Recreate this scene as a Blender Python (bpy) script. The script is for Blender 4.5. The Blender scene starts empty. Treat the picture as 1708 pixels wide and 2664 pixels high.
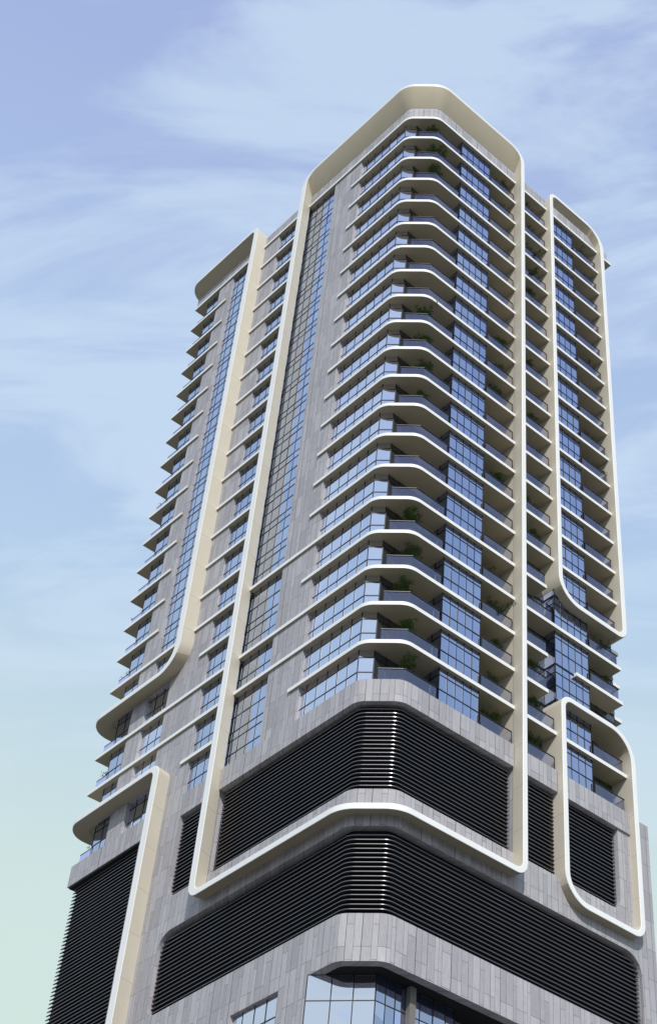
import bpy, bmesh, math, random
from mathutils import Vector, Matrix
from mathutils.geometry import tessellate_polygon
random.seed(7)
R = math.radians
scene = bpy.context.scene
COL = scene.collection
G0 = 68.0            # height of the lowest white slab above the ground
H = 3.3              # storey height
T = 0.30             # slab thickness


def zb(k):           # underside of slab k (0 = top slab, 19 = lowest white slab)
    return G0 + (19 - k) * H


def fl(k):           # floor level on top of slab k (20 = podium terrace)
    return zb(k) + T


# ---------------------------------------------------------------- plan
C0, T0, R0 = 2.05, 0.6, 0.6 / math.tan(R(22.5))   # chamfer, fillet
HALF = C0 * math.sqrt(2) / 2
OFF = C0 - HALF                                     # s = X - OFF ; s = -(Y - OFF)
EY, ER = 34.1, 1.0                                  # rounded far left corner
SQ = math.sqrt(.5)


def sx(x): return x - OFF
def sy(y): return -(y - OFF)


ARC_R = (HALF - T0, HALF + T0)
ARC_L = (-HALF - T0, -HALF + T0)
SE = sy(EY)
ARC_E = (SE - ER, SE + ER)


def per(s, d, rnd=False):
    """plan point at arc length s along the facade, pushed out by d"""
    if ARC_R[0] < s < ARC_R[1]:
        f = (s - ARC_R[0]) / (2 * T0)
        a = R(-135 + 45 * f)
        c = (C0 + T0, R0)
        return (c[0] + (R0 + d) * math.cos(a), c[1] + (R0 + d) * math.sin(a))
    if ARC_L[0] < s < ARC_L[1]:
        f = (s - ARC_L[0]) / (2 * T0)
        a = R(180 + 45 * f)
        c = (R0, C0 + T0)
        return (c[0] + (R0 + d) * math.cos(a), c[1] + (R0 + d) * math.sin(a))
    if s >= ARC_R[1]:
        return (s + OFF, -d)
    if abs(s) < HALF:
        m = (C0 / 2, C0 / 2)
        return (m[0] + s * SQ - d * SQ, m[1] - s * SQ - d * SQ)
    if rnd and s < ARC_E[1]:
        if s > ARC_E[0]:
            f = (ARC_E[1] - s) / (2 * ER)
            a = R(180 - 90 * f)
            return (ER + (ER + d) * math.cos(a), EY - ER + (ER + d) * math.sin(a))
        return (-(s - SE), EY + d)
    return (-d, OFF - s)


def breaks(s0, s1, rnd=False, n=8):
    b = [s0, s1]
    for a in (ARC_R, ARC_L) + ((ARC_E,) if rnd else ()):
        for i in range(n + 1):
            v = a[0] + (a[1] - a[0]) * i / n
            if s0 + 1e-3 < v < s1 - 1e-3:
                b.append(v)
    return sorted(b)


# ---------------------------------------------------------------- materials
def mat(name):
    m = bpy.data.materials.new(name)
    m.use_nodes = True
    nt = m.node_tree
    return m, nt, nt.nodes['Principled BSDF']


def plain(name, col, rough=.6, metal=0., bump=0., spec=.5, var=.06, vscale=.6):
    m, nt, b = mat(name)
    b.inputs['Roughness'].default_value = rough
    b.inputs['Metallic'].default_value = metal
    b.inputs['Specular IOR Level'].default_value = spec
    tc = nt.nodes.new('ShaderNodeTexCoord')
    nz = nt.nodes.new('ShaderNodeTexNoise')
    nz.inputs['Scale'].default_value = vscale
    nz.inputs['Detail'].default_value = 6
    nt.links.new(tc.outputs['Object'], nz.inputs['Vector'])
    mr = nt.nodes.new('ShaderNodeMapRange')
    mr.inputs['To Min'].default_value = 1 - var * 2
    mr.inputs['To Max'].default_value = 1 + var * 2
    nt.links.new(nz.outputs['Fac'], mr.inputs['Value'])
    mx = nt.nodes.new('ShaderNodeVectorMath')
    mx.operation = 'SCALE'
    mx.inputs[0].default_value = col
    nt.links.new(mr.outputs['Result'], mx.inputs['Scale'])
    nt.links.new(mx.outputs['Vector'], b.inputs['Base Color'])
    if bump:
        n2 = nt.nodes.new('ShaderNodeTexNoise')
        n2.inputs['Scale'].default_value = 25
        nt.links.new(tc.outputs['Object'], n2.inputs['Vector'])
        bp = nt.nodes.new('ShaderNodeBump')
        bp.inputs['Strength'].default_value = bump
        bp.inputs['Distance'].default_value = .01
        nt.links.new(n2.outputs['Fac'], bp.inputs['Height'])
        nt.links.new(bp.outputs['Normal'], b.inputs['Normal'])
    return m


def joints(m):
    """a fine panel joint at every storey"""
    nt = m.node_tree
    b = nt.nodes['Principled BSDF']
    src = b.inputs['Base Color'].links[0].from_socket
    tc = nt.nodes.new('ShaderNodeTexCoord')
    sp = nt.nodes.new('ShaderNodeSeparateXYZ')
    nt.links.new(tc.outputs['Object'], sp.inputs[0])
    a = nt.nodes.new('ShaderNodeMath')
    a.operation = 'MULTIPLY_ADD'
    a.inputs[1].default_value = 1 / H
    a.inputs[2].default_value = -G0 / H
    nt.links.new(sp.outputs['Z'], a.inputs[0])
    f = nt.nodes.new('ShaderNodeMath')
    f.operation = 'FRACT'
    nt.links.new(a.outputs[0], f.inputs[0])
    c = nt.nodes.new('ShaderNodeMath')
    c.operation = 'LESS_THAN'
    c.inputs[1].default_value = .012
    nt.links.new(f.outputs[0], c.inputs[0])
    mx = nt.nodes.new('ShaderNodeMix')
    mx.data_type = 'RGBA'
    nt.links.new(c.outputs[0], mx.inputs[0])
    nt.links.new(src, mx.inputs[6])
    mx.inputs[7].default_value = (.44, .39, .30, 1)
    nt.links.new(mx.outputs[2], b.inputs['Base Color'])
    return m


def stone_mat():
    m, nt, b = mat('stone_plank_cladding')
    L = nt.links.new
    N = nt.nodes.new
    uv = N('ShaderNodeUVMap')
    sep = N('ShaderNodeSeparateXYZ')
    L(uv.outputs['UV'], sep.inputs[0])
    # uneven plank widths: warp the horizontal coordinate with one-dimensional noise
    n1 = N('ShaderNodeTexNoise')
    n1.noise_dimensions = '1D'
    n1.inputs['Scale'].default_value = 1.1
    n1.inputs['Detail'].default_value = 0
    L(sep.outputs['X'], n1.inputs['W'])
    ma = N('ShaderNodeMath')
    ma.operation = 'MULTIPLY_ADD'
    ma.inputs[1].default_value = .55
    L(n1.outputs['Fac'], ma.inputs[0])
    L(sep.outputs['X'], ma.inputs[2])
    cb = N('ShaderNodeCombineXYZ')
    L(sep.outputs['Y'], cb.inputs['X'])
    L(ma.outputs[0], cb.inputs['Y'])
    br = N('ShaderNodeTexBrick')
    br.offset = .37
    br.offset_frequency = 3
    br.inputs['Scale'].default_value = 1
    br.inputs['Brick Width'].default_value = 2.2
    br.inputs['Row Height'].default_value = .46
    br.inputs['Mortar Size'].default_value = .014
    br.inputs['Mortar Smooth'].default_value = .2
    br.inputs['Bias'].default_value = 0
    br.inputs['Color1'].default_value = (.45, .438, .462, 1)
    br.inputs['Color2'].default_value = (.345, .334, .358, 1)
    br.inputs['Mortar'].default_value = (.12, .115, .13, 1)
    L(cb.outputs[0], br.inputs['Vector'])
    # mottled stone surface and vertical weathering
    tc = N('ShaderNodeTexCoord')
    mp = N('ShaderNodeMapping')
    mp.inputs['Scale'].default_value = (3, 3, .7)
    L(tc.outputs['Object'], mp.inputs['Vector'])
    n2 = N('ShaderNodeTexNoise')
    n2.inputs['Scale'].default_value = 1.6
    n2.inputs['Detail'].default_value = 10
    n2.inputs['Roughness'].default_value = .72
    L(mp.outputs[0], n2.inputs['Vector'])
    mr = N('ShaderNodeMapRange')
    mr.inputs['From Min'].default_value = .25
    mr.inputs['From Max'].default_value = .75
    mr.inputs['To Min'].default_value = .88
    mr.inputs['To Max'].default_value = 1.12
    L(n2.outputs['Fac'], mr.inputs['Value'])
    n3 = N('ShaderNodeTexNoise')
    n3.inputs['Scale'].default_value = 9
    n3.inputs['Detail'].default_value = 8
    n3.inputs['Roughness'].default_value = .8
    L(tc.outputs['Object'], n3.inputs['Vector'])
    mr2 = N('ShaderNodeMapRange')
    mr2.inputs['From Min'].default_value = .3
    mr2.inputs['From Max'].default_value = .7
    mr2.inputs['To Min'].default_value = .88
    mr2.inputs['To Max'].default_value = 1.1
    L(n3.outputs['Fac'], mr2.inputs['Value'])
    mm = N('ShaderNodeMath')
    mm.operation = 'MULTIPLY'
    L(mr.outputs[0], mm.inputs[0])
    L(mr2.outputs[0], mm.inputs[1])
    mx = N('ShaderNodeVectorMath')
    mx.operation = 'SCALE'
    L(br.outputs['Color'], mx.inputs[0])
    L(mm.outputs[0], mx.inputs['Scale'])
    L(mx.outputs[0], b.inputs['Base Color'])
    b.inputs['Roughness'].default_value = .72
    bp = N('ShaderNodeBump')
    bp.inputs['Strength'].default_value = .5
    bp.inputs['Distance'].default_value = .02
    inv = N('ShaderNodeMath')
    inv.operation = 'MULTIPLY_ADD'
    inv.inputs[1].default_value = -1.5
    L(br.outputs['Fac'], inv.inputs[0])
    L(n3.outputs['Fac'], inv.inputs[2])
    L(inv.outputs[0], bp.inputs['Height'])
    L(bp.outputs['Normal'], b.inputs['Normal'])
    return m


def glass_mat(name, tint, dark, base_fac):
    """coated facade glass: a dark body under a tinted mirror coat"""
    m, nt, b = mat(name)
    L = nt.links.new
    out = nt.nodes['Material Output']
    b.inputs['Base Color'].default_value = (*dark, 1)
    b.inputs['Roughness'].default_value = .4
    gl = nt.nodes.new('ShaderNodeBsdfGlossy')
    gl.inputs['Color'].default_value = (*tint, 1)
    gl.inputs['Roughness'].default_value = .012
    lw = nt.nodes.new('ShaderNodeLayerWeight')
    lw.inputs['Blend'].default_value = .35
    mr = nt.nodes.new('ShaderNodeMapRange')
    mr.inputs['To Min'].default_value = base_fac
    mr.inputs['To Max'].default_value = 1
    L(lw.outputs['Fresnel'], mr.inputs['Value'])
    mix = nt.nodes.new('ShaderNodeMixShader')
    L(mr.outputs[0], mix.inputs[0])
    L(b.outputs[0], mix.inputs[1])
    L(gl.outputs[0], mix.inputs[2])
    L(mix.outputs[0], out.inputs[0])
    # panes are never quite flat
    tc = nt.nodes.new('ShaderNodeTexCoord')
    nz = nt.nodes.new('ShaderNodeTexNoise')
    nz.inputs['Scale'].default_value = .9
    L(tc.outputs['Object'], nz.inputs['Vector'])
    bp = nt.nodes.new('ShaderNodeBump')
    bp.inputs['Strength'].default_value = .06
    bp.inputs['Distance'].default_value = .05
    L(nz.outputs['Fac'], bp.inputs['Height'])
    L(bp.outputs['Normal'], gl.inputs['Normal'])
    return m


def clear_mat():
    m, nt, b = mat('tinted_clear_glass')
    L = nt.links.new
    out = nt.nodes['Material Output']
    tr = nt.nodes.new('ShaderNodeBsdfTransparent')
    tr.inputs['Color'].default_value = (.66, .67, .72, 1)
    gl = nt.nodes.new('ShaderNodeBsdfGlossy')
    gl.inputs['Color'].default_value = (.70, .70, .95, 1)
    gl.inputs['Roughness'].default_value = .03
    lw = nt.nodes.new('ShaderNodeLayerWeight')
    lw.inputs['Blend'].default_value = .2
    mr = nt.nodes.new('ShaderNodeMapRange')
    mr.inputs['To Min'].default_value = .20
    mr.inputs['To Max'].default_value = 1
    L(lw.outputs['Fresnel'], mr.inputs['Value'])
    mix = nt.nodes.new('ShaderNodeMixShader')
    L(mr.outputs[0], mix.inputs[0])
    L(tr.outputs[0], mix.inputs[1])
    L(gl.outputs[0], mix.inputs[2])
    L(mix.outputs[0], out.inputs[0])
    return m


M = {
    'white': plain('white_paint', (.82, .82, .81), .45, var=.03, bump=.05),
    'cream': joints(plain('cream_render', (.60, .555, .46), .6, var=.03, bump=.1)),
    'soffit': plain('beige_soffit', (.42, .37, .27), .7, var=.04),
    'stone': stone_mat(),
    'glassL': glass_mat('pale_reflective_glass', (.86, .88, 1.0), (.03, .045, .07), .82),
    'glassR': glass_mat('blue_reflective_glass', (.53, .60, .83), (.015, .03, .07), .70),
    'glassM': glass_mat('steel_blue_reflective_glass', (.67, .74, .90), (.02, .03, .06), .74),
    'glassD': glass_mat('dark_door_glass', (.55, .57, .6), (.03, .032, .036), .08),
    'rail': clear_mat(),
    'black': plain('black_aluminium', (.012, .013, .018), .35, .2, var=.02),
    'louvre': plain('charcoal_louvre_metal', (.028, .026, .034), .4, .3, var=.08, vscale=.3),
    'glint': plain('painted_louvre_glint', (.22, .215, .235), .27, .8, var=.1, vscale=.4),  # sky glint along the slat fronts, put into a lighter metal colour
    'void': plain('dark_interior', (.008, .008, .010), .9, var=.1),
    'core': plain('grey_concrete', (.18, .17, .16), .85, var=.1),
    'ground': plain('pale_paving', (.15, .145, .135), .85, var=.12, vscale=.2),
    'leaf': plain('green_leaf', (.065, .115, .028), .55, var=.3, vscale=3),
    'bark': plain('brown_bark', (.07, .05, .035), .9, var=.2),
    'pot': plain('grey_planter', (.10, .10, .10), .7, var=.1),
}


# ---------------------------------------------------------------- object helpers
def link(name, bm, mats, parent=None, smooth=False):
    me = bpy.data.meshes.new(name)
    bm.normal_update()
    bm.to_mesh(me)
    bm.free()
    for m in (mats if isinstance(mats, (list, tuple)) else [mats]):
        me.materials.append(M[m])
    if smooth:
        for p in me.polygons:
            p.use_smooth = True
    o = bpy.data.objects.new(name, me)
    COL.objects.link(o)
    if parent is not None:
        o.parent = parent
    return o


def copy_part(o, parent, dz, name=None):
    c = o.copy()
    COL.objects.link(c)
    c.parent = parent
    c.location = (o.location.x, o.location.y, o.location.z + dz)
    for ch in o.children:
        d = ch.copy()
        COL.objects.link(d)
        d.parent = c
    return c


def box(bm, x0, x1, y0, y1, z0, z1, mi=0):
    v = [bm.verts.new((x, y, z)) for z in (z0, z1) for y in (y0, y1) for x in (x0, x1)]
    for f in ((0, 2, 3, 1), (4, 5, 7, 6), (0, 1, 5, 4), (1, 3, 7, 5), (3, 2, 6, 7), (2, 0, 4, 6)):
        fc = bm.faces.new([v[i] for i in f])
        fc.material_index = mi


def bar(bm, a, b, w, h, up=(0, 0, 1)):
    """square bar from a to b"""
    a, b = Vector(a), Vector(b)
    d = (b - a).normalized()
    up = Vector(up)
    if abs(d.dot(up)) > .95:
        up = Vector((1, 0, 0)) if abs(d.x) < .9 else Vector((0, 1, 0))
    u = d.cross(up).normalized() * w / 2
    n = d.cross(u).normalized() * h / 2
    vs = []
    for p in (a, b):
        vs += [bm.verts.new(p + i * u + j * n) for i, j in ((-1, -1), (1, -1), (1, 1), (-1, 1))]
    for f in ((0, 1, 2, 3), (7, 6, 5, 4), (0, 4, 5, 1), (1, 5, 6, 2), (2, 6, 7, 3), (3, 7, 4, 0)):
        bm.faces.new([vs[i] for i in f])


def prism(bm, pts, z0, z1, side_mi=0, cap_mi=0, white_n=0):
    """vertical prism over plan polygon pts; the first white_n edges get material 0, the rest side_mi"""
    lo = [bm.verts.new((x, y, z0)) for x, y in pts]
    hi = [bm.verts.new((x, y, z1)) for x, y in pts]
    n = len(pts)
    for i in range(n):
        j = (i + 1) % n
        f = bm.faces.new((lo[i], lo[j], hi[j], hi[i]))
        f.material_index = 0 if i < white_n else side_mi
    tess = tessellate_polygon([[Vector((x, y, 0)) for x, y in pts]])
    for t in tess:
        for ring in (lo, hi):
            try:
                f = bm.faces.new([ring[i] for i in t])
                f.material_index = cap_mi
            except ValueError:
                pass
    bmesh.ops.recalc_face_normals(bm, faces=bm.faces[:])


def strip(bm, prof, s0, s1, rnd=False, mis=None):
    """closed profile [(d, z)] swept along the facade from s0 to s1"""
    ss = breaks(s0, s1, rnd)
    rows = []
    for s in ss:
        row = []
        for d, z in prof:
            x, y = per(s, d, rnd)
            row.append(bm.verts.new((x, y, z)))
        rows.append(row)
    n = len(prof)
    for a, b in zip(rows, rows[1:]):
        for i in range(n):
            j = (i + 1) % n
            f = bm.faces.new((a[i], b[i], b[j], a[j]))
            if mis:
                f.material_index = mis[i]
    for row in (rows[0], rows[-1]):
        f = bm.faces.new(row)
        if mis:
            f.material_index = mis[-1]


def rrect(s0, s1, z0, z1, rbl=0, rbr=0, rtr=0, rtl=0, n=8):
    """rounded rectangle in (s, z), counter-clockwise from the bottom left"""
    out = []
    for (cx, cz, r, a0) in ((s0 + rbl, z0 + rbl, rbl, 180), (s1 - rbr, z0 + rbr, rbr, 270),
                            (s1 - rtr, z1 - rtr, rtr, 0), (s0 + rtl, z1 - rtl, rtl, 90)):
        if r <= 0:
            out.append((cx, cz))
            continue
        for i in range(n + 1):
            a = R(a0 + 90 * i / n)
            out.append((cx + r * math.cos(a), cz + r * math.sin(a)))
    return out


def wall(name, outline, holes, d, depth, parent, m='stone'):
    """slab of cladding: outline and holes in (s, z), front at offset d, real thickness and reveals"""
    bm = bmesh.new()
    polys = [[Vector((s, z, 0)) for s, z in p] for p in [outline] + holes]
    flat = [v for p in polys for v in p]
    vs = [bm.verts.new((v.x, 0, v.y)) for v in flat]
    for t in tessellate_polygon(polys):
        try:
            bm.faces.new([vs[i] for i in t])
        except ValueError:
            pass
    s0, s1 = min(v.x for v in flat), max(v.x for v in flat)
    for b in breaks(s0, s1)[1:-1]:
        bmesh.ops.bisect_plane(bm, geom=bm.verts[:] + bm.edges[:] + bm.faces[:], dist=1e-5,
                               plane_co=(b, 0, 0), plane_no=(1, 0, 0))
    bmesh.ops.remove_doubles(bm, verts=bm.verts[:], dist=1e-4)
    for f in bm.faces:
        if f.normal.y > 0:
            f.normal_flip()
    front = bm.faces[:]
    r = bmesh.ops.extrude_face_region(bm, geom=front, use_keep_orig=True)
    for e in r['geom']:
        if isinstance(e, bmesh.types.BMVert):
            e.co.y = depth
    bmesh.ops.recalc_face_normals(bm, faces=bm.faces[:])
    uvl = bm.loops.layers.uv.new('UVMap')
    for f in bm.faces:
        side = abs(f.normal.y) < .5
        for lp in f.loops:
            c = lp.vert.co
            lp[uvl].uv = (c.x + (c.y if side else 0) + 60, c.z)
    for v in bm.verts:
        x, y = per(v.co.x, d - v.co.y)
        v.co = (x, y, v.co.z)
    return link(name, bm, m, parent)


def ring(name, d, fo, th, fr, bo, br_, parent, rnd=False, bd=-.3, back_in=None):
    """closed loop of white trim. fo = front outer (s0, s1, z0, z1), th = (left, right, bottom, top) thickness,
    fr = front outer radii (bl, br, tr, tl), bo / back_in = the loops at the wall, br_ = radii there"""
    fi = (fo[0] + th[0], fo[1] - th[1], fo[2] + th[2], fo[3] - th[3])
    fir = [max(.12, r - min(th[0], th[2])) for r in fr]
    bi = back_in
    bir = [max(.12, r - .4) for r in br_]

    def loop(rc, rad):
        s0, s1, z0, z1 = rc
        bl, brr, tr, tl = rad
        pts = []
        n = 10

        def arc(cx, cz, r, a0):
            for i in range(n + 1):
                a = R(a0 + 90 * i / n)
                pts.append((cx + r * math.cos(a), cz + r * math.sin(a)))
        arc(s0 + bl, z0 + bl, bl, 180)
        for s in cuts:
            pts.append((s, z0))
        arc(s1 - brr, z0 + brr, brr, 270)
        arc(s1 - tr, z1 - tr, tr, 0)
        for s in reversed(cuts):
            pts.append((s, z1))
        arc(s0 + tl, z1 - tl, tl, 90)
        return pts
    lo = max(fo[0] + max(fr[0], fr[3]), bo[0] + max(br_[0], br_[3]), fi[0] + .7, bi[0] + .7) + .05
    hi = min(fo[1] - max(fr[1], fr[2]), bo[1] - max(br_[1], br_[2]), fi[1] - .7, bi[1] - .7) - .05
    cuts = [s for s in breaks(fo[0], fo[1], rnd, 10) if lo < s < hi]
    bm = bmesh.new()
    loops = []
    for rc, rad, dd in ((fo, fr, d), (fi, fir, d), (bi, bir, bd), (bo, br_, bd)):
        vs = []
        for s, z in loop(rc, rad):
            x, y = per(s, dd, rnd)
            vs.append(bm.verts.new((x, y, z)))
        loops.append(vs)
    n = len(loops[0])
    for q in range(4):
        a, b = loops[q], loops[(q + 1) % 4]
        for i in range(n):
            j = (i + 1) % n
            f = bm.faces.new((a[i], a[j], b[j], b[i]))
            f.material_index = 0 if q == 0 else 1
            f.smooth = True
    bmesh.ops.recalc_face_normals(bm, faces=bm.faces[:])
    for e in bm.edges:
        if len(e.link_faces) == 2 and e.calc_face_angle(0) > R(40):
            e.smooth = False
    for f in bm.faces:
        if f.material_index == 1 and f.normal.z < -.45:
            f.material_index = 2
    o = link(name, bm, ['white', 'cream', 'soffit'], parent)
    bv = o.modifiers.new('edge', 'BEVEL')
    bv.width = .05
    bv.segments = 2
    bv.limit_method = 'ANGLE'
    bv.angle_limit = R(50)
    return o


def glazing(name, segs, z0, z1, trans, glass, parent, dz=0, fw=.06):
    """panes and a grid of frame bars over plan segments [(p, q, [fractions])]; frame is a child"""
    bm = bmesh.new()
    fb = bmesh.new()
    for (p, q, fr) in segs:
        p, q = Vector((*p, 0)), Vector((*q, 0))
        dv = q - p
        ln = dv.length
        dv.normalize()
        nn = Vector((-dv.y, dv.x, 0))
        cam = Vector((-50, -60, 0)) - p
        if nn.dot(cam) < 0:
            nn = -nn
        us = [0] + list(fr) + [1]
        zs = [z0] + [t for t in trans if z0 + .1 < t < z1 - .1] + [z1]
        for i in range(len(us) - 1):
            for j in range(len(zs) - 1):
                ta, tb = random.gauss(0, .006), random.gauss(0, .006)
                lim = abs(ta) * (us[i + 1] - us[i]) * ln / 2 + abs(tb) * (zs[j + 1] - zs[j]) / 2
                if lim > .014:
                    ta, tb = ta * .014 / lim, tb * .014 / lim
                vs = []
                for (u, z) in ((us[i], zs[j]), (us[i + 1], zs[j]), (us[i + 1], zs[j + 1]), (us[i], zs[j + 1])):
                    uc, zc = (us[i] + us[i + 1]) / 2, (zs[j] + zs[j + 1]) / 2
                    off = ta * (u - uc) * ln + tb * (z - zc)
                    c = p + dv * (u * ln) + nn * off
                    vs.append(bm.verts.new((c.x, c.y, z)))
                bm.faces.new(vs)
        for u in us:
            c = p + dv * (u * ln)
            bar(fb, (c.x, c.y, z0), (c.x, c.y, z1), .05, fw, dv)
        for z in zs:
            bar(fb, (p.x, p.y, z), (q.x, q.y, z), .06, fw)
    o = link(name, bm, glass, parent)
    link('frame', fb, 'black', o)
    return o


def railing(name, path, z, parent, h=1.0, post=()):
    bm = bmesh.new()
    fb = bmesh.new()
    for a, b in zip(path, path[1:]):
        d = Vector((b[0] - a[0], b[1] - a[1], 0)).normalized()
        n = Vector((-d.y, d.x, 0)) * .012
        vs = []
        for sgn in (-1, 1):
            for (q, zz) in ((a, z), (b, z), (b, z + h), (a, z + h)):
                vs.append(bm.verts.new((q[0] + sgn * n.x, q[1] + sgn * n.y, zz)))
        bm.faces.new(vs[4:])
        bar(fb, (*a, z + h + .02), (*b, z + h + .02), .06, .06)
        bar(fb, (*a, z + .03), (*b, z + .03), .05, .06)
    for q in list(post) + [path[0], path[-1]]:
        bar(fb, (*q, z), (*q, z + h), .05, .05)
    o = link(name, bm, 'rail', parent)
    link('handrail', fb, 'black', o)
    return o


def louvre(name, s0, s1, z0, z1, parent, d=-.42, pitch=.30, back=True):
    bm = bmesh.new()
    n = int((z1 - z0) / pitch)
    p = (z1 - z0) / n
    r = .042
    for i in range(n):
        zc = z0 + (i + .5) * p
        prof = []
        for a in (-100, -60, -20, 20, 60, 100):
            prof.append((d - r + r * math.cos(R(a)), zc + r * math.sin(R(a))))
        prof += [(d - .30, zc + .15), (d - .30, zc + .12)]
        strip(bm, prof, s0, s1, False, [1, 0, 0, 0, 1, 1, 1, 1])  # front of each nose takes the lighter painted glint, the blade stays charcoal
    o = link(name, bm, ['glint', 'louvre'], parent)
    if back:
        b2 = bmesh.new()
        strip(b2, [(d - .42, z0 - .3), (d - .42, z1 + .3), (d - .5, z1 + .3), (d - .5, z0 - .3)], s0 - .2, s1 + .2)
        link('back_panel', b2, 'void', o)
    return o


def slab(name, front, back, z, parent):
    """white edged slab: front = visible edge points, back = the hidden rest of the outline"""
    bm = bmesh.new()
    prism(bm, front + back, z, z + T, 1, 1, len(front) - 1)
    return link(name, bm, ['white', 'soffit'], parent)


def path(s0, s1, d=0):
    return [per(s, d) for s in breaks(s0, s1)]


# ---------------------------------------------------------------- the tower
TW = bpy.data.objects.new('apartment_tower', None)
COL.objects.link(TW)
TW['label'] = 'tall apartment tower with white looping frames, stone cladding, blue glass and black louvres'
TW['category'] = 'building'

# concrete body behind everything
bm = bmesh.new()
prism(bm, [(.85, 32.4), (.85, 5.0), (3.3, 2.6), (24.0, 2.6), (24.0, 32.4)], 0, 63.6 + G0)
link('inner_wall', bm, 'core', TW)

# stone: roof parapet, upper left facade, podium
zp0, zp1 = zb(0) + T + .02, 64.45 + G0
wall('parapet', [(sy(34.33), zp0), (sx(23.7), zp0), (sx(23.7), zp1), (sy(34.33), zp1)], [], -.12, .35, TW)
bm = bmesh.new()
box(bm, .5, 7, 34.0, 34.3, zp0, zp1 - .02)
box(bm, 24.2, 25.55, .3, 9, zb(0) + T + .02, zp1 + .1)
link('parapet_return', bm, 'stone', TW)

left_holes = [
    rrect(sy(16.95), sy(12.42), fl(20) + .12, zb(0) + .05),
    rrect(sy(20.88), sy(17.3), fl(20) + .16, zb(0) + .04),
    rrect(sy(28.22), sy(23.55), 10.0 + G0, zb(0) + .06, 0, 2.2),
    rrect(sy(28.47), sy(25.46), fl(18) - .1, 9.6 + G0),
    rrect(sy(28.46), sy(25.47), .35 + G0, zb(18) + .12),
    rrect(sy(28.31), sy(24.6), -2.75 + G0, -.1 + G0),
]
wall('stone_wall', [(sy(30.42), -3.05 + G0), (sy(8.66), -3.05 + G0), (sy(8.66), zb(0) + .1), (sy(30.42), zb(0) + .1)],
     left_holes, -.15, .55, TW)

pod = [(sy(25.5), -3.05 + G0), (sx(25.87), -3.05 + G0), (sx(25.87), -22.7 + G0), (sy(4.44), -22.7 + G0), (sy(4.44), 0), (sy(25.5), 0)]
pod_holes = [
    rrect(sy(16.35), sx(12.15), -11.28 + G0, -4.70 + G0),
    rrect(sy(20.72), sy(17.0), -11.22 + G0, -4.70 + G0, .95, 0, 0, .1),
    rrect(sy(20.75), sx(24.28), -19.72 + G0, -13.9 + G0, .9, .9, 1.5, 1.2),
    rrect(sx(12.95), sx(16.6), -11.24 + G0, -4.69 + G0),
    rrect(sx(17.2), sx(22.5), -11.2 + G0, -4.58 + G0, 0, .9, .05, 0),
    rrect(sy(11.55), sy(7.12), -27.5 + G0, -22.68 + G0),
]
wall('podium_wall', pod, pod_holes, -.15, .6, TW)
# right end return of the podium
bm = bmesh.new()
box(bm, 25.4, 25.85, .8, 14, -22.6 + G0, -3.12 + G0)
link('podium_end_wall', bm, 'stone', TW)
# proud bands of stone under the lowest flats
for a, b in ((sy(16.14), sx(12.05)), (sx(12.9), sx(16.3)), (sx(17.0), sx(23.69)), (sy(34.3), sy(25.0))):
    wall('stone_band', [(a, -4.76 + G0), (b, -4.76 + G0), (b, fl(20)), (a, fl(20))], [], 0, .42, TW)

# white slabs --------------------------------------------------------------
INNER = [(12.3, 2.4), (1.35, 2.4), (.62, 3.1)]
for k in range(0, 20):
    yl = 16.3 if k in (0, 15, 17, 18) else 9.7
    slab('corner_slab', path(sy(yl), sx(12.2)), INNER + [(.62, yl)], zb(k), TW)
for k in range(0, 20):
    if k <= 15 or k in (17, 18):
        y1 = 23.2 if k <= 15 else 25.0
    else:
        y1 = 21.75
    slab('recess_slab', [(0, y1), (0, 16.7)], [(.62, 16.7), (.62, y1)], zb(k), TW)
for k in range(0, 19):
    if k == 16:
        continue
    y0 = 28.69 if 1 <= k <= 14 else (23.4 if k in (0, 15) else 25.0)
    slab('end_slab', [(7, 34.4), (0, 34.4), (0, y0)], [(.62, y0), (.62, 32.9), (7, 32.9)], zb(k), TW)
for k in range(0, 20):
    x1 = 15.58 if k in (15, 17, 18) else 16.45
    if k == 16:
        slab('gap_slab', [(12.5, 0), (23.73, 0), (23.73, 1.55)], [(23.73, 1.8), (12.5, 1.8)], zb(k), TW)
        continue
    slab('gap_slab', [(12.5, 0), (x1, 0), (x1, 1.4)], [(x1, 1.7), (12.5, 1.7)], zb(k), TW)
for k in range(0, 20):
    if k in (15, 16, 18):
        continue
    x0 = 18.63 if k == 17 else 16.6
    slab('wing_slab', [(x0, .3), (x0, 0), (23.74, 0), (23.74, 1.55)], [(23.74, 1.75), (x0, 1.75)], zb(k), TW)
for k in range(0, 19):
    y0 = .03 if k == 0 else 1.6
    x1 = 25.78 if k == 0 else 25.4
    slab('side_slab', [(24.2, y0), (x1, y0), (x1, 10)], [(24.2, 10)], zb(k), TW)

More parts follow.
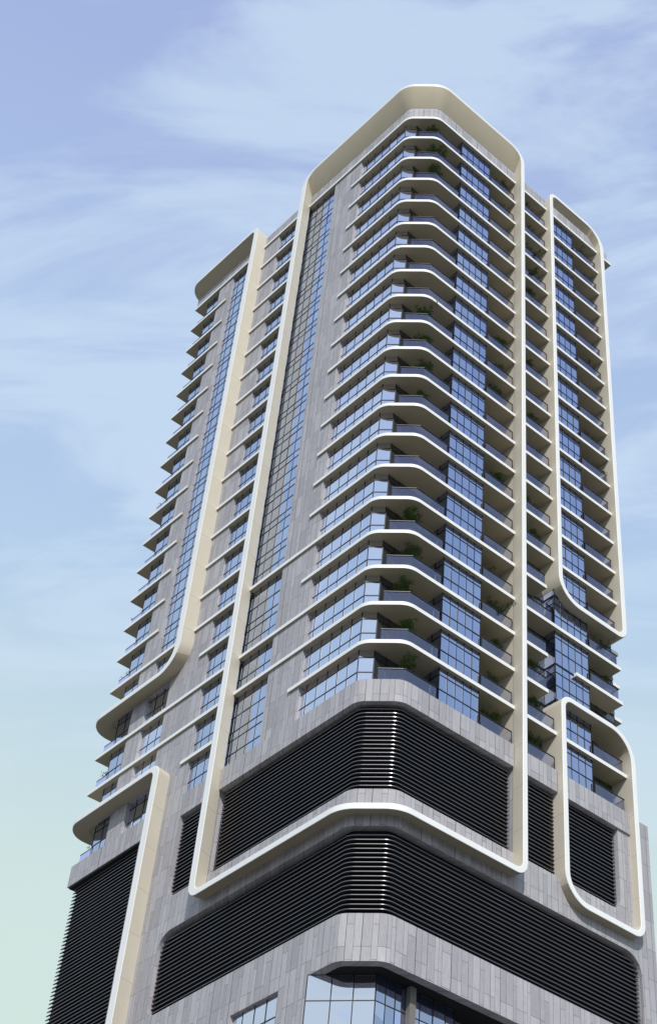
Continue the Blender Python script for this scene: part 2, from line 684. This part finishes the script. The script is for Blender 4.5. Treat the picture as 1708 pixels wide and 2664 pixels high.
# looping frames -------------------------------------------------------------
g = G0
ring('tower_frame', .9, (sy(16.62), sx(12.48), -13.42 + g, 67.2 + g), (.68, .46, .46, .42), (1.0, 1.0, 1.9, 1.9),
     (sy(16.85), sx(12.62), -13.12 + g, 66.7 + g), (.9, .9, .5, .5), TW, bd=-.2,
     back_in=(sy(16.28), sx(12.15), -12.9 + g, 64.62 + g))
ring('corner_frame', 1.0, (sy(34.1) - 8, sy(23.2), 9.5 + g, 65.75 + g), (.5, .68, .46, .40), (.5, 2.3, 1.0, .5),
     (sy(34.1) - 8, sy(23.1), 9.8 + g, 65.2 + g), (.5, 2.4, .8, .5), TW, rnd=True, bd=-.3,
     back_in=(sy(34.1) - 7.5, sy(23.8), 10.1 + g, 64.5 + g))
ring('corner_frame', 1.0, (sy(34.1) - 8, sy(22.75), -50 + g, .32 + g), (.5, .74, .46, .44), (.5, 1, 1.0, .5),
     (sy(34.1) - 8, sy(23.05), -49.8 + g, .40 + g), (.5, 1, 1.0, .5), TW, rnd=True, bd=-.3,
     back_in=(sy(34.1) - 7.5, sy(23.7), -49 + g, -.08 + g))
ring('wing_frame', .5, (sx(16.43), sx(24.15), 12.7 + g, 65.55 + g), (.44, .5, .46, .42), (2.3, 1.1, 2.5, 1.0),
     (sx(16.36), sx(24.15), 12.72 + g, 64.0 + g), (2.3, 1.1, 2.3, .9), TW, bd=-1.56,
     back_in=(sx(16.85), sx(23.74), 13.15 + g, 63.15 + g))
ring('wing_frame', .5, (sx(16.36), sx(24.2), -13.05 + g, 3.58 + g), (.46, .48, .46, .44), (2.2, 1.1, 2.5, 1.1),
     (sx(16.3), sx(24.2), -13.0 + g, 3.58 + g), (2.2, 1.1, 2.5, 1.1), TW, bd=-1.56,
     back_in=(sx(16.85), sx(23.72), -12.55 + g, 3.12 + g))

bm = bmesh.new()
box(bm, 12.17, 12.58, -.1, 2.2, fl(20) - .2, zb(0) + .1)
link('side_wall', bm, 'cream', TW)
bm = bmesh.new()
box(bm, .95, 7, 24.0, 33.85, 0, -3.3 + g)
link('inner_wall', bm, 'void', TW)
bm = bmesh.new()
box(bm, .1, .95, 23.6, 34.15, -4.90 + g, -4.775 + g)
link('louvre_head', bm, 'void', TW)
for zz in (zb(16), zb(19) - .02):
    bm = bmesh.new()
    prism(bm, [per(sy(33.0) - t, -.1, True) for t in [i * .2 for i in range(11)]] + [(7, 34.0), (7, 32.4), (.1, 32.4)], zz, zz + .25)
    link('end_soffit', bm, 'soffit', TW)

# louvres ----------------------------------------------------------------------
louvre('louvre_screen', sy(16.1), sx(12.03), -11.3 + g, -4.9 + g, TW)
louvre('louvre_screen', sy(21.2), sy(16.9), -11.25 + g, -4.9 + g, TW)
louvre('louvre_screen', sy(21.2), sx(24.2), -19.75 + g, -14.2 + g, TW)
louvre('louvre_screen', sx(12.7), sx(16.32), -11.25 + g, -4.85 + g, TW)
louvre('louvre_screen', sx(17.0), sx(22.42), -11.25 + g, -4.8 + g, TW)
louvre('louvre_screen', sy(34.0), sy(23.4), -42 + g, -4.78 + g, TW, d=-.40)

# glazing -----------------------------------------------------------------------
def floors(first, ks, k0):
    for k in ks:
        if k != k0:
            copy_part(first, TW, zb(k) - zb(k0))


def fr(a, b, pts):
    return [(p - a) / (b - a) for p in pts]


z0 = fl(20)
tr = [z0 + 1.2, z0 + 2.4]
o = glazing('corner_window', [((.42, 8.85), (.42, 2.80), fr(8.85, 2.80, (8.06, 7.0, 5.95, 4.9, 3.85))),
                              ((.42, 2.80), (1.15, 2.07), [])], z0 - .2, z0 + 3.05, tr, 'glassL', TW)
floors(o, range(1, 21), 20)
o = glazing('bay_window', [((5.32, .3), (8.96, .3), [.2, .4, .6, .8]), ((5.32, 2.1), (5.32, .3), [.5]), ((8.96, .3), (8.96, 2.1), [])],
            z0 - .25, z0 + 3.05, tr, 'glassR', TW)
floors(o, range(1, 21), 20)
o = glazing('balcony_door', [((1.15, 2.08), (5.32, 2.08), [.25, .5, .75])], z0 - .1, z0 + 3.05, [z0 + 2.4], 'glassD', TW)
floors(o, range(1, 21), 20)
o = glazing('sliding_door', [((8.96, 2.0), (12.2, 2.0), [.33, .66])], z0 - .1, z0 + 3.05, [z0 + 2.4], 'glassD', TW)
floors(o, range(1, 21), 20)
o = glazing('gap_door', [((12.4, 1.42), (16.65, 1.42), [.25, .5, .75])], z0 - .1, z0 + 3.05, [z0 + 2.4], 'glassD', TW)
floors(o, range(1, 21), 20)
o = glazing('wing_window', [((16.65, .3), (20.28, .3), [.2, .4, .6, .8]), ((16.65, 1.42), (16.65, .3), []), ((20.28, .3), (20.28, 1.5), [])],
            z0 - .1, z0 + 3.2, tr + [z0 + 3.1], 'glassR', TW)
floors(o, range(1, 21), 20)
o = glazing('wing_door', [((20.28, 1.5), (24.4, 1.5), [.25, .5, .75]), ((24.4, 1.5), (24.4, 9), [.2, .4, .6, .8])], z0 - .1, z0 + 3.05, [z0 + 2.4], 'glassD', TW)
floors(o, range(1, 21), 20)
# tall curtain walls
ct = [fl(k) + v for k in range(0, 21) for v in (1.2, 2.42, 3.15)]
glazing('curtain_wall', [((.38, 17.0), (.38, 12.3), fr(17.0, 12.3, (16.26, 15.31, 14.37, 13.42)))], z0 + .05, zb(0) + .1, sorted(ct), 'glassM', TW)
glazing('curtain_wall', [((.38, 28.5), (.38, 23.4), fr(28.6, 23.4, (27.5, 26.55, 25.6, 24.6)))], 9.9 + g, zb(0) + .1, sorted(ct), 'glassM', TW)
o = glazing('recess_window', [((.40, 21.0), (.40, 16.9), fr(21.05, 16.9, (20.07, 19.12, 18.15, 17.2)))], z0, z0 + 3.05, tr, 'glassM', TW)
floors(o, range(1, 21), 20)
o = glazing('end_window', [((.42, 32.68), (.42, 30.3), fr(32.68, 30.3, (31.55,))), ((.42, 32.68), (7, 32.68), [.2, .4, .6, .8])], z0 - .1, z0 + 3.05, tr, 'glassM', TW)
floors(o, range(1, 21), 20)
o = glazing('pier_window', [((.40, 28.6), (.40, 25.3), fr(28.6, 25.3, (27.5, 26.45)))], fl(19), fl(19) + 3.05, [fl(19) + 1.2, fl(19) + 2.4], 'glassL', TW)
copy_part(o, TW, H)
copy_part(o, TW, 2 * H)
glazing('pier_window', [((.48, 28.6), (.48, 23.5), fr(28.6, 23.5, (27.5, 26.45, 25.4, 24.4)))], -2.9 + g, 0 + g, tr, 'glassL', TW)
# shop front under the podium and the small window beside it
SH = -22.68 + g
glazing('shopfront', [((.12, 4.46), (2.8, 1.64), [.36, .68])], SH - 22, SH - .02, [SH - v for v in (1.6, 5.6, 9.2, 12.8, 16.4)], 'glassL', TW, fw=.06)
glazing('shopfront', [((2.8, 1.64), (8.84, 1.62), [.12, .24, .38, .55, .72, .88]),
                      ((8.84, 1.62), (8.84, 3), [])], SH - 22, SH - .02, [SH - v for v in (1.6, 5.6, 9.2, 12.8, 16.4)], 'glassR', TW, fw=.06)
glazing('podium_window', [((.4, 11.7), (.4, 7.0), fr(11.7, 7.0, (10.6, 9.5, 8.4)))], SH - 5, SH + .1, [SH - 1.4, SH - 3.4], 'glassL', TW)
bm = bmesh.new()
box(bm, 5.05, 5.5, 1.25, 1.6, 0, SH)
link('column', bm, 'core', TW)
bm = bmesh.new()
prism(bm, [per(s, -.5) for s in breaks(sy(4.44), sx(25.8))] + [(25.8, 4.6), (1.0, 4.6)], SH - .01, SH + .35)
link('recess_soffit', bm, 'void', TW)

# railings ------------------------------------------------------------------------
o = railing('glass_railing', [(.93, 1.36), (2.26, .12), (4.98, .12), (5.0, .32)], fl(20), TW, 1.0)
floors(o, range(1, 21), 20)
o = railing('side_railing', [(8.98, .12), (11.95, .12)], fl(20), TW, 1.05)
floors(o, range(1, 21), 20)
o = railing('gap_railing', [(12.6, .12), (16.16, .12)], fl(20), TW, 1.05)
floors(o, [k for k in range(1, 21) if k not in (17, 18, 15)], 20)
o = railing('gap_railing', [(12.6, .12), (15.5, .12), (15.5, 1.38)], fl(15), TW, 1.05)
for k in (17, 18):
    copy_part(o, TW, zb(k) - zb(15))
o = railing('wing_railing', [(20.3, .12), (23.4, .12), (23.4, 1.45)], fl(20), TW, 1.05)
floors(o, [k for k in range(1, 21) if k != 18], 20)
o = railing('end_railing', [(.42, 32.5), (.42, 34.1), (6.8, 34.1)], fl(20), TW, 1.05)
floors(o, [k for k in range(1, 21) if k not in (16, 19)], 20)

# ---------------------------------------------------------------- potted shrubs
def shrub_meshes(seed):
    rg = random.Random(seed)
    pm = bmesh.new()
    bmesh.ops.create_cone(pm, cap_ends=True, segments=14, radius1=.20, radius2=.28, depth=.5,
                          matrix=Matrix.Translation((0, 0, .25)))
    bmesh.ops.create_cone(pm, cap_ends=True, segments=14, radius1=.30, radius2=.30, depth=.06,
                          matrix=Matrix.Translation((0, 0, .5)))
    sm = bmesh.new()
    lm = bmesh.new()
    tips = []
    for i in range(6):
        a = rg.uniform(0, 6.28)
        p = Vector((0, 0, .5))
        d = Vector((math.cos(a) * .22, math.sin(a) * .22, 1)).normalized()
        for j in range(5):
            q = p + d * rg.uniform(.28, .40)
            w = .035 * (1 - j / 6)
            bar(sm, p, q, w, w, (1, 0, 0))
            p = q
            d = (d + Vector((rg.gauss(0, .28), rg.gauss(0, .28), rg.gauss(0, .12)))).normalized()
            if j >= 1:
                tips.append(p.copy())
                for t in range(2):
                    e = p + Vector((rg.gauss(0, .20), rg.gauss(0, .20), rg.gauss(.05, .14)))
                    bar(sm, p, e, .012, .012, (1, 0, 0))
                    tips.append(e)
    for t in tips:
        for i in range(22):
            c = t + Vector((rg.gauss(0, .10), rg.gauss(0, .10), rg.gauss(0, .09)))
            a = rg.uniform(0, 6.28)
            d = Vector((math.cos(a), math.sin(a), rg.uniform(-.6, .5))).normalized()
            sd = d.cross(Vector((rg.uniform(-.4, .4), rg.uniform(-.4, .4), 1))).normalized()
            l, w = rg.uniform(.09, .16), rg.uniform(.025, .045)
            v = [lm.verts.new(c), lm.verts.new(c + d * l * .5 + sd * w), lm.verts.new(c + d * l), lm.verts.new(c + d * l * .5 - sd * w)]
            lm.faces.new(v)
    out = []
    for nm, b, m in (('pot', pm, 'pot'), ('stem', sm, 'bark'), ('foliage', lm, 'leaf')):
        me = bpy.data.meshes.new(nm)
        b.to_mesh(me)
        b.free()
        me.materials.append(M[m])
        out.append((nm, me))
    return out


VAR = [shrub_meshes(s) for s in (3, 11, 29, 41)]
ORD = ['', 'first', 'second', 'third', 'fourth', 'fifth', 'sixth', 'seventh', 'eighth', 'ninth', 'tenth', 'eleventh', 'twelfth',
       'thirteenth', 'fourteenth', 'fifteenth', 'sixteenth', 'seventeenth', 'eighteenth', 'nineteenth', 'twentieth']
SPOTS = [
    ('chamfered corner balcony', 'shrubs on the corner balconies', 2.5, .85, 1.0, (1, 2, 3, 9, 10, 11, 12, 16, 17, 18, 19, 20)),
    ('balcony beside the tall white frame', 'shrubs on the balconies beside the tall frame', 10.75, .85, .96, (1, 2, 8, 9, 10, 13, 16, 17, 18, 19, 20)),
    ('narrow gap balcony between the frames', 'shrubs on the gap balconies', 14.5, .75, .95, (1, 2, 3, 4, 5, 8, 10, 13, 14, 18, 19, 20)),
    ('right wing balcony', 'shrubs on the right wing balconies', 22.3, .8, .95, (1, 2, 6, 9, 10, 16, 17, 20)),
    ('pointed left end balcony', 'shrubs on the left end balconies', 1.3, 33.3, .74, (2, 3, 6, 8, 9, 11, 13, 15, 17, 18, 20)),
]
for where, grp, x, y, sc, fs in SPOTS:
    for f in fs:
        t = bpy.data.objects.new('potted_shrub', None)
        COL.objects.link(t)
        t.location = (x + random.uniform(-.15, .15), y + random.uniform(-.1, .1), fl(f))
        t.rotation_euler = (0, 0, random.uniform(0, 6.28))
        s = sc * random.uniform(.92, 1.08)
        t.scale = (s, s, s)
        t['label'] = 'green potted shrub on the %s, %s floor from the top' % (where, ORD[f])
        t['category'] = 'plant'
        t['group'] = grp
        for nm, me in VAR[random.randrange(4)]:
            o = bpy.data.objects.new(nm, me)
            COL.objects.link(o)
            o.parent = t

# ---------------------------------------------------------------- ground
bm = bmesh.new()
S = 3000
bm.faces.new([bm.verts.new(v) for v in ((-S, -S, 0), (S, -S, 0), (S, S, 0), (-S, S, 0))])
o = link('ground', bm, 'ground')
o['kind'] = 'structure'

# ---------------------------------------------------------------- sky and sun
SUN = Vector((-.7, -1.0, .95)).normalized()
w = bpy.data.worlds.new('World')
scene.world = w
w.use_nodes = True
nt = w.node_tree
N, L = nt.nodes.new, nt.links.new
bg = nt.nodes['Background']
sky = N('ShaderNodeTexSky')
sky.sky_type = 'NISHITA'
sky.sun_disc = False
sky.sun_elevation = math.asin(SUN.z)
sky.sun_rotation = math.atan2(SUN.x, SUN.y)
sky.air_density = 1.0
sky.dust_density = 1.2
sky.ozone_density = 1.5
tc = N('ShaderNodeTexCoord')
sep = N('ShaderNodeSeparateXYZ')
L(tc.outputs['Generated'], sep.inputs[0])
# thin cloud veil on a flat layer high above
mxz = N('ShaderNodeMath'); mxz.operation = 'MAXIMUM'; mxz.inputs[1].default_value = .08
L(sep.outputs['Z'], mxz.inputs[0])
dx = N('ShaderNodeMath'); dx.operation = 'DIVIDE'; L(sep.outputs['X'], dx.inputs[0]); L(mxz.outputs[0], dx.inputs[1])
dy = N('ShaderNodeMath'); dy.operation = 'DIVIDE'; L(sep.outputs['Y'], dy.inputs[0]); L(mxz.outputs[0], dy.inputs[1])
cb = N('ShaderNodeCombineXYZ'); L(dx.outputs[0], cb.inputs[0]); L(dy.outputs[0], cb.inputs[1])
m0 = N('ShaderNodeMapping'); m0.inputs['Rotation'].default_value = (0, 0, R(52))
L(cb.outputs[0], m0.inputs['Vector'])
mp = N('ShaderNodeMapping'); mp.inputs['Scale'].default_value = (.75, 2.0, 1)
mp.inputs['Location'].default_value = (.35, .8, 0)
L(m0.outputs[0], mp.inputs['Vector'])
nz = N('ShaderNodeTexNoise'); nz.inputs['Scale'].default_value = 3.0; nz.inputs['Detail'].default_value = 7
nz.inputs['Roughness'].default_value = .58; nz.inputs['Distortion'].default_value = .7
L(mp.outputs[0], nz.inputs['Vector'])
cr = N('ShaderNodeValToRGB')
cr.color_ramp.elements[0].position = .42
cr.color_ramp.elements[1].position = .60
cr.color_ramp.interpolation = 'EASE'
L(nz.outputs['Fac'], cr.inputs[0])
# hazy air colour by height above the horizon
ramp = N('ShaderNodeValToRGB')
el = ramp.color_ramp.elements
el[0].position, el[0].color = 0.0, (.62, .72, .74, 1)
el[1].position, el[1].color = 1.0, (.38, .48, .78, 1)
for pos, c in ((.40, (.66, .77, .80)), (.48, (.62, .75, .84)), (.56, (.55, .71, .87)), (.65, (.49, .66, .88)), (.75, (.44, .58, .86)), (.86, (.39, .49, .80))):
    e = el.new(pos)
    e.color = (*c, 1)
L(sep.outputs['Z'], ramp.inputs[0])
K = 1 / .1
# low haze with a green cast, only on the far side of the tower
dt = N('ShaderNodeVectorMath'); dt.operation = 'DOT_PRODUCT'; dt.inputs[1].default_value = (.62, .78, 0)
L(tc.outputs['Generated'], dt.inputs[0])
ra = N('ShaderNodeMapRange'); ra.interpolation_type = 'SMOOTHSTEP'
ra.inputs['From Min'].default_value = .3; ra.inputs['From Max'].default_value = .8
L(dt.outputs['Value'], ra.inputs['Value'])
rb = N('ShaderNodeMapRange'); rb.interpolation_type = 'SMOOTHSTEP'
rb.inputs['From Min'].default_value = .68; rb.inputs['From Max'].default_value = .40
L(sep.outputs['Z'], rb.inputs['Value'])
rm = N('ShaderNodeMath'); rm.operation = 'MULTIPLY'
L(ra.outputs[0], rm.inputs[0]); L(rb.outputs[0], rm.inputs[1])
mg = N('ShaderNodeMix'); mg.data_type = 'RGBA'
L(rm.outputs[0], mg.inputs[0])
mg.inputs[7].default_value = (.64 * K, .79 * K, .74 * K, 1)
sc1 = N('ShaderNodeVectorMath'); sc1.operation = 'SCALE'; sc1.inputs['Scale'].default_value = K
L(ramp.outputs[0], sc1.inputs[0])
m1 = N('ShaderNodeMix'); m1.data_type = 'RGBA'; m1.inputs[0].default_value = .92
L(sky.outputs[0], m1.inputs[6]); L(sc1.outputs[0], m1.inputs[7])
m2 = N('ShaderNodeMix'); m2.data_type = 'RGBA'
fc = N('ShaderNodeMath'); fc.operation = 'MULTIPLY'; fc.inputs[1].default_value = .8
L(cr.outputs[0], fc.inputs[0])
L(fc.outputs[0], m2.inputs[0])
L(m1.outputs[2], m2.inputs[6])
m2.inputs[7].default_value = (.58 * K, .72 * K, .90 * K, 1)
L(m2.outputs[2], mg.inputs[6])
L(mg.outputs[2], bg.inputs['Color'])
bg.inputs['Strength'].default_value = .1

ld = bpy.data.lights.new('sun', 'SUN')
ld.energy = 3.2
ld.angle = R(.5)
ld.color = (1, .96, .90)
lo = bpy.data.objects.new('sun', ld)
COL.objects.link(lo)
lo.rotation_euler = (-SUN).to_track_quat('-Z', 'Y').to_euler()

# ---------------------------------------------------------------- camera
cd = bpy.data.cameras.new('camera')
cam = bpy.data.objects.new('camera', cd)
COL.objects.link(cam)
yaw, pitch, roll = R(44.78873), R(43.84236), R(.17404)
fwd = Vector((math.cos(pitch) * math.cos(yaw), math.cos(pitch) * math.sin(yaw), math.sin(pitch)))
right = Vector((math.sin(yaw), -math.cos(yaw), 0))
up = right.cross(fwd)
r2 = right * math.cos(roll) + up * math.sin(roll)
u2 = up * math.cos(roll) - right * math.sin(roll)
mtx = Matrix((r2, u2, -fwd)).transposed().to_4x4()
mtx.translation = Vector((-50.3965, -61.8421, G0 - 66.1682))
cam.matrix_world = mtx
cd.sensor_fit = 'VERTICAL'
cd.sensor_height = 36
cd.lens = 4136.851 / 2664 * 36
cd.shift_x = -(1332.931 - 854) / 2664
cd.shift_y = (1345.864 - 1332) / 2664
cd.clip_start = .5
cd.clip_end = 8000
scene.camera = cam
scene.render.engine = 'CYCLES'
scene.cycles.max_bounces = 8
scene.cycles.transparent_max_bounces = 12
vs = scene.view_settings
vs.view_transform = 'Standard'
vs.look = 'None'
vs.exposure = 0
vs.gamma = 1
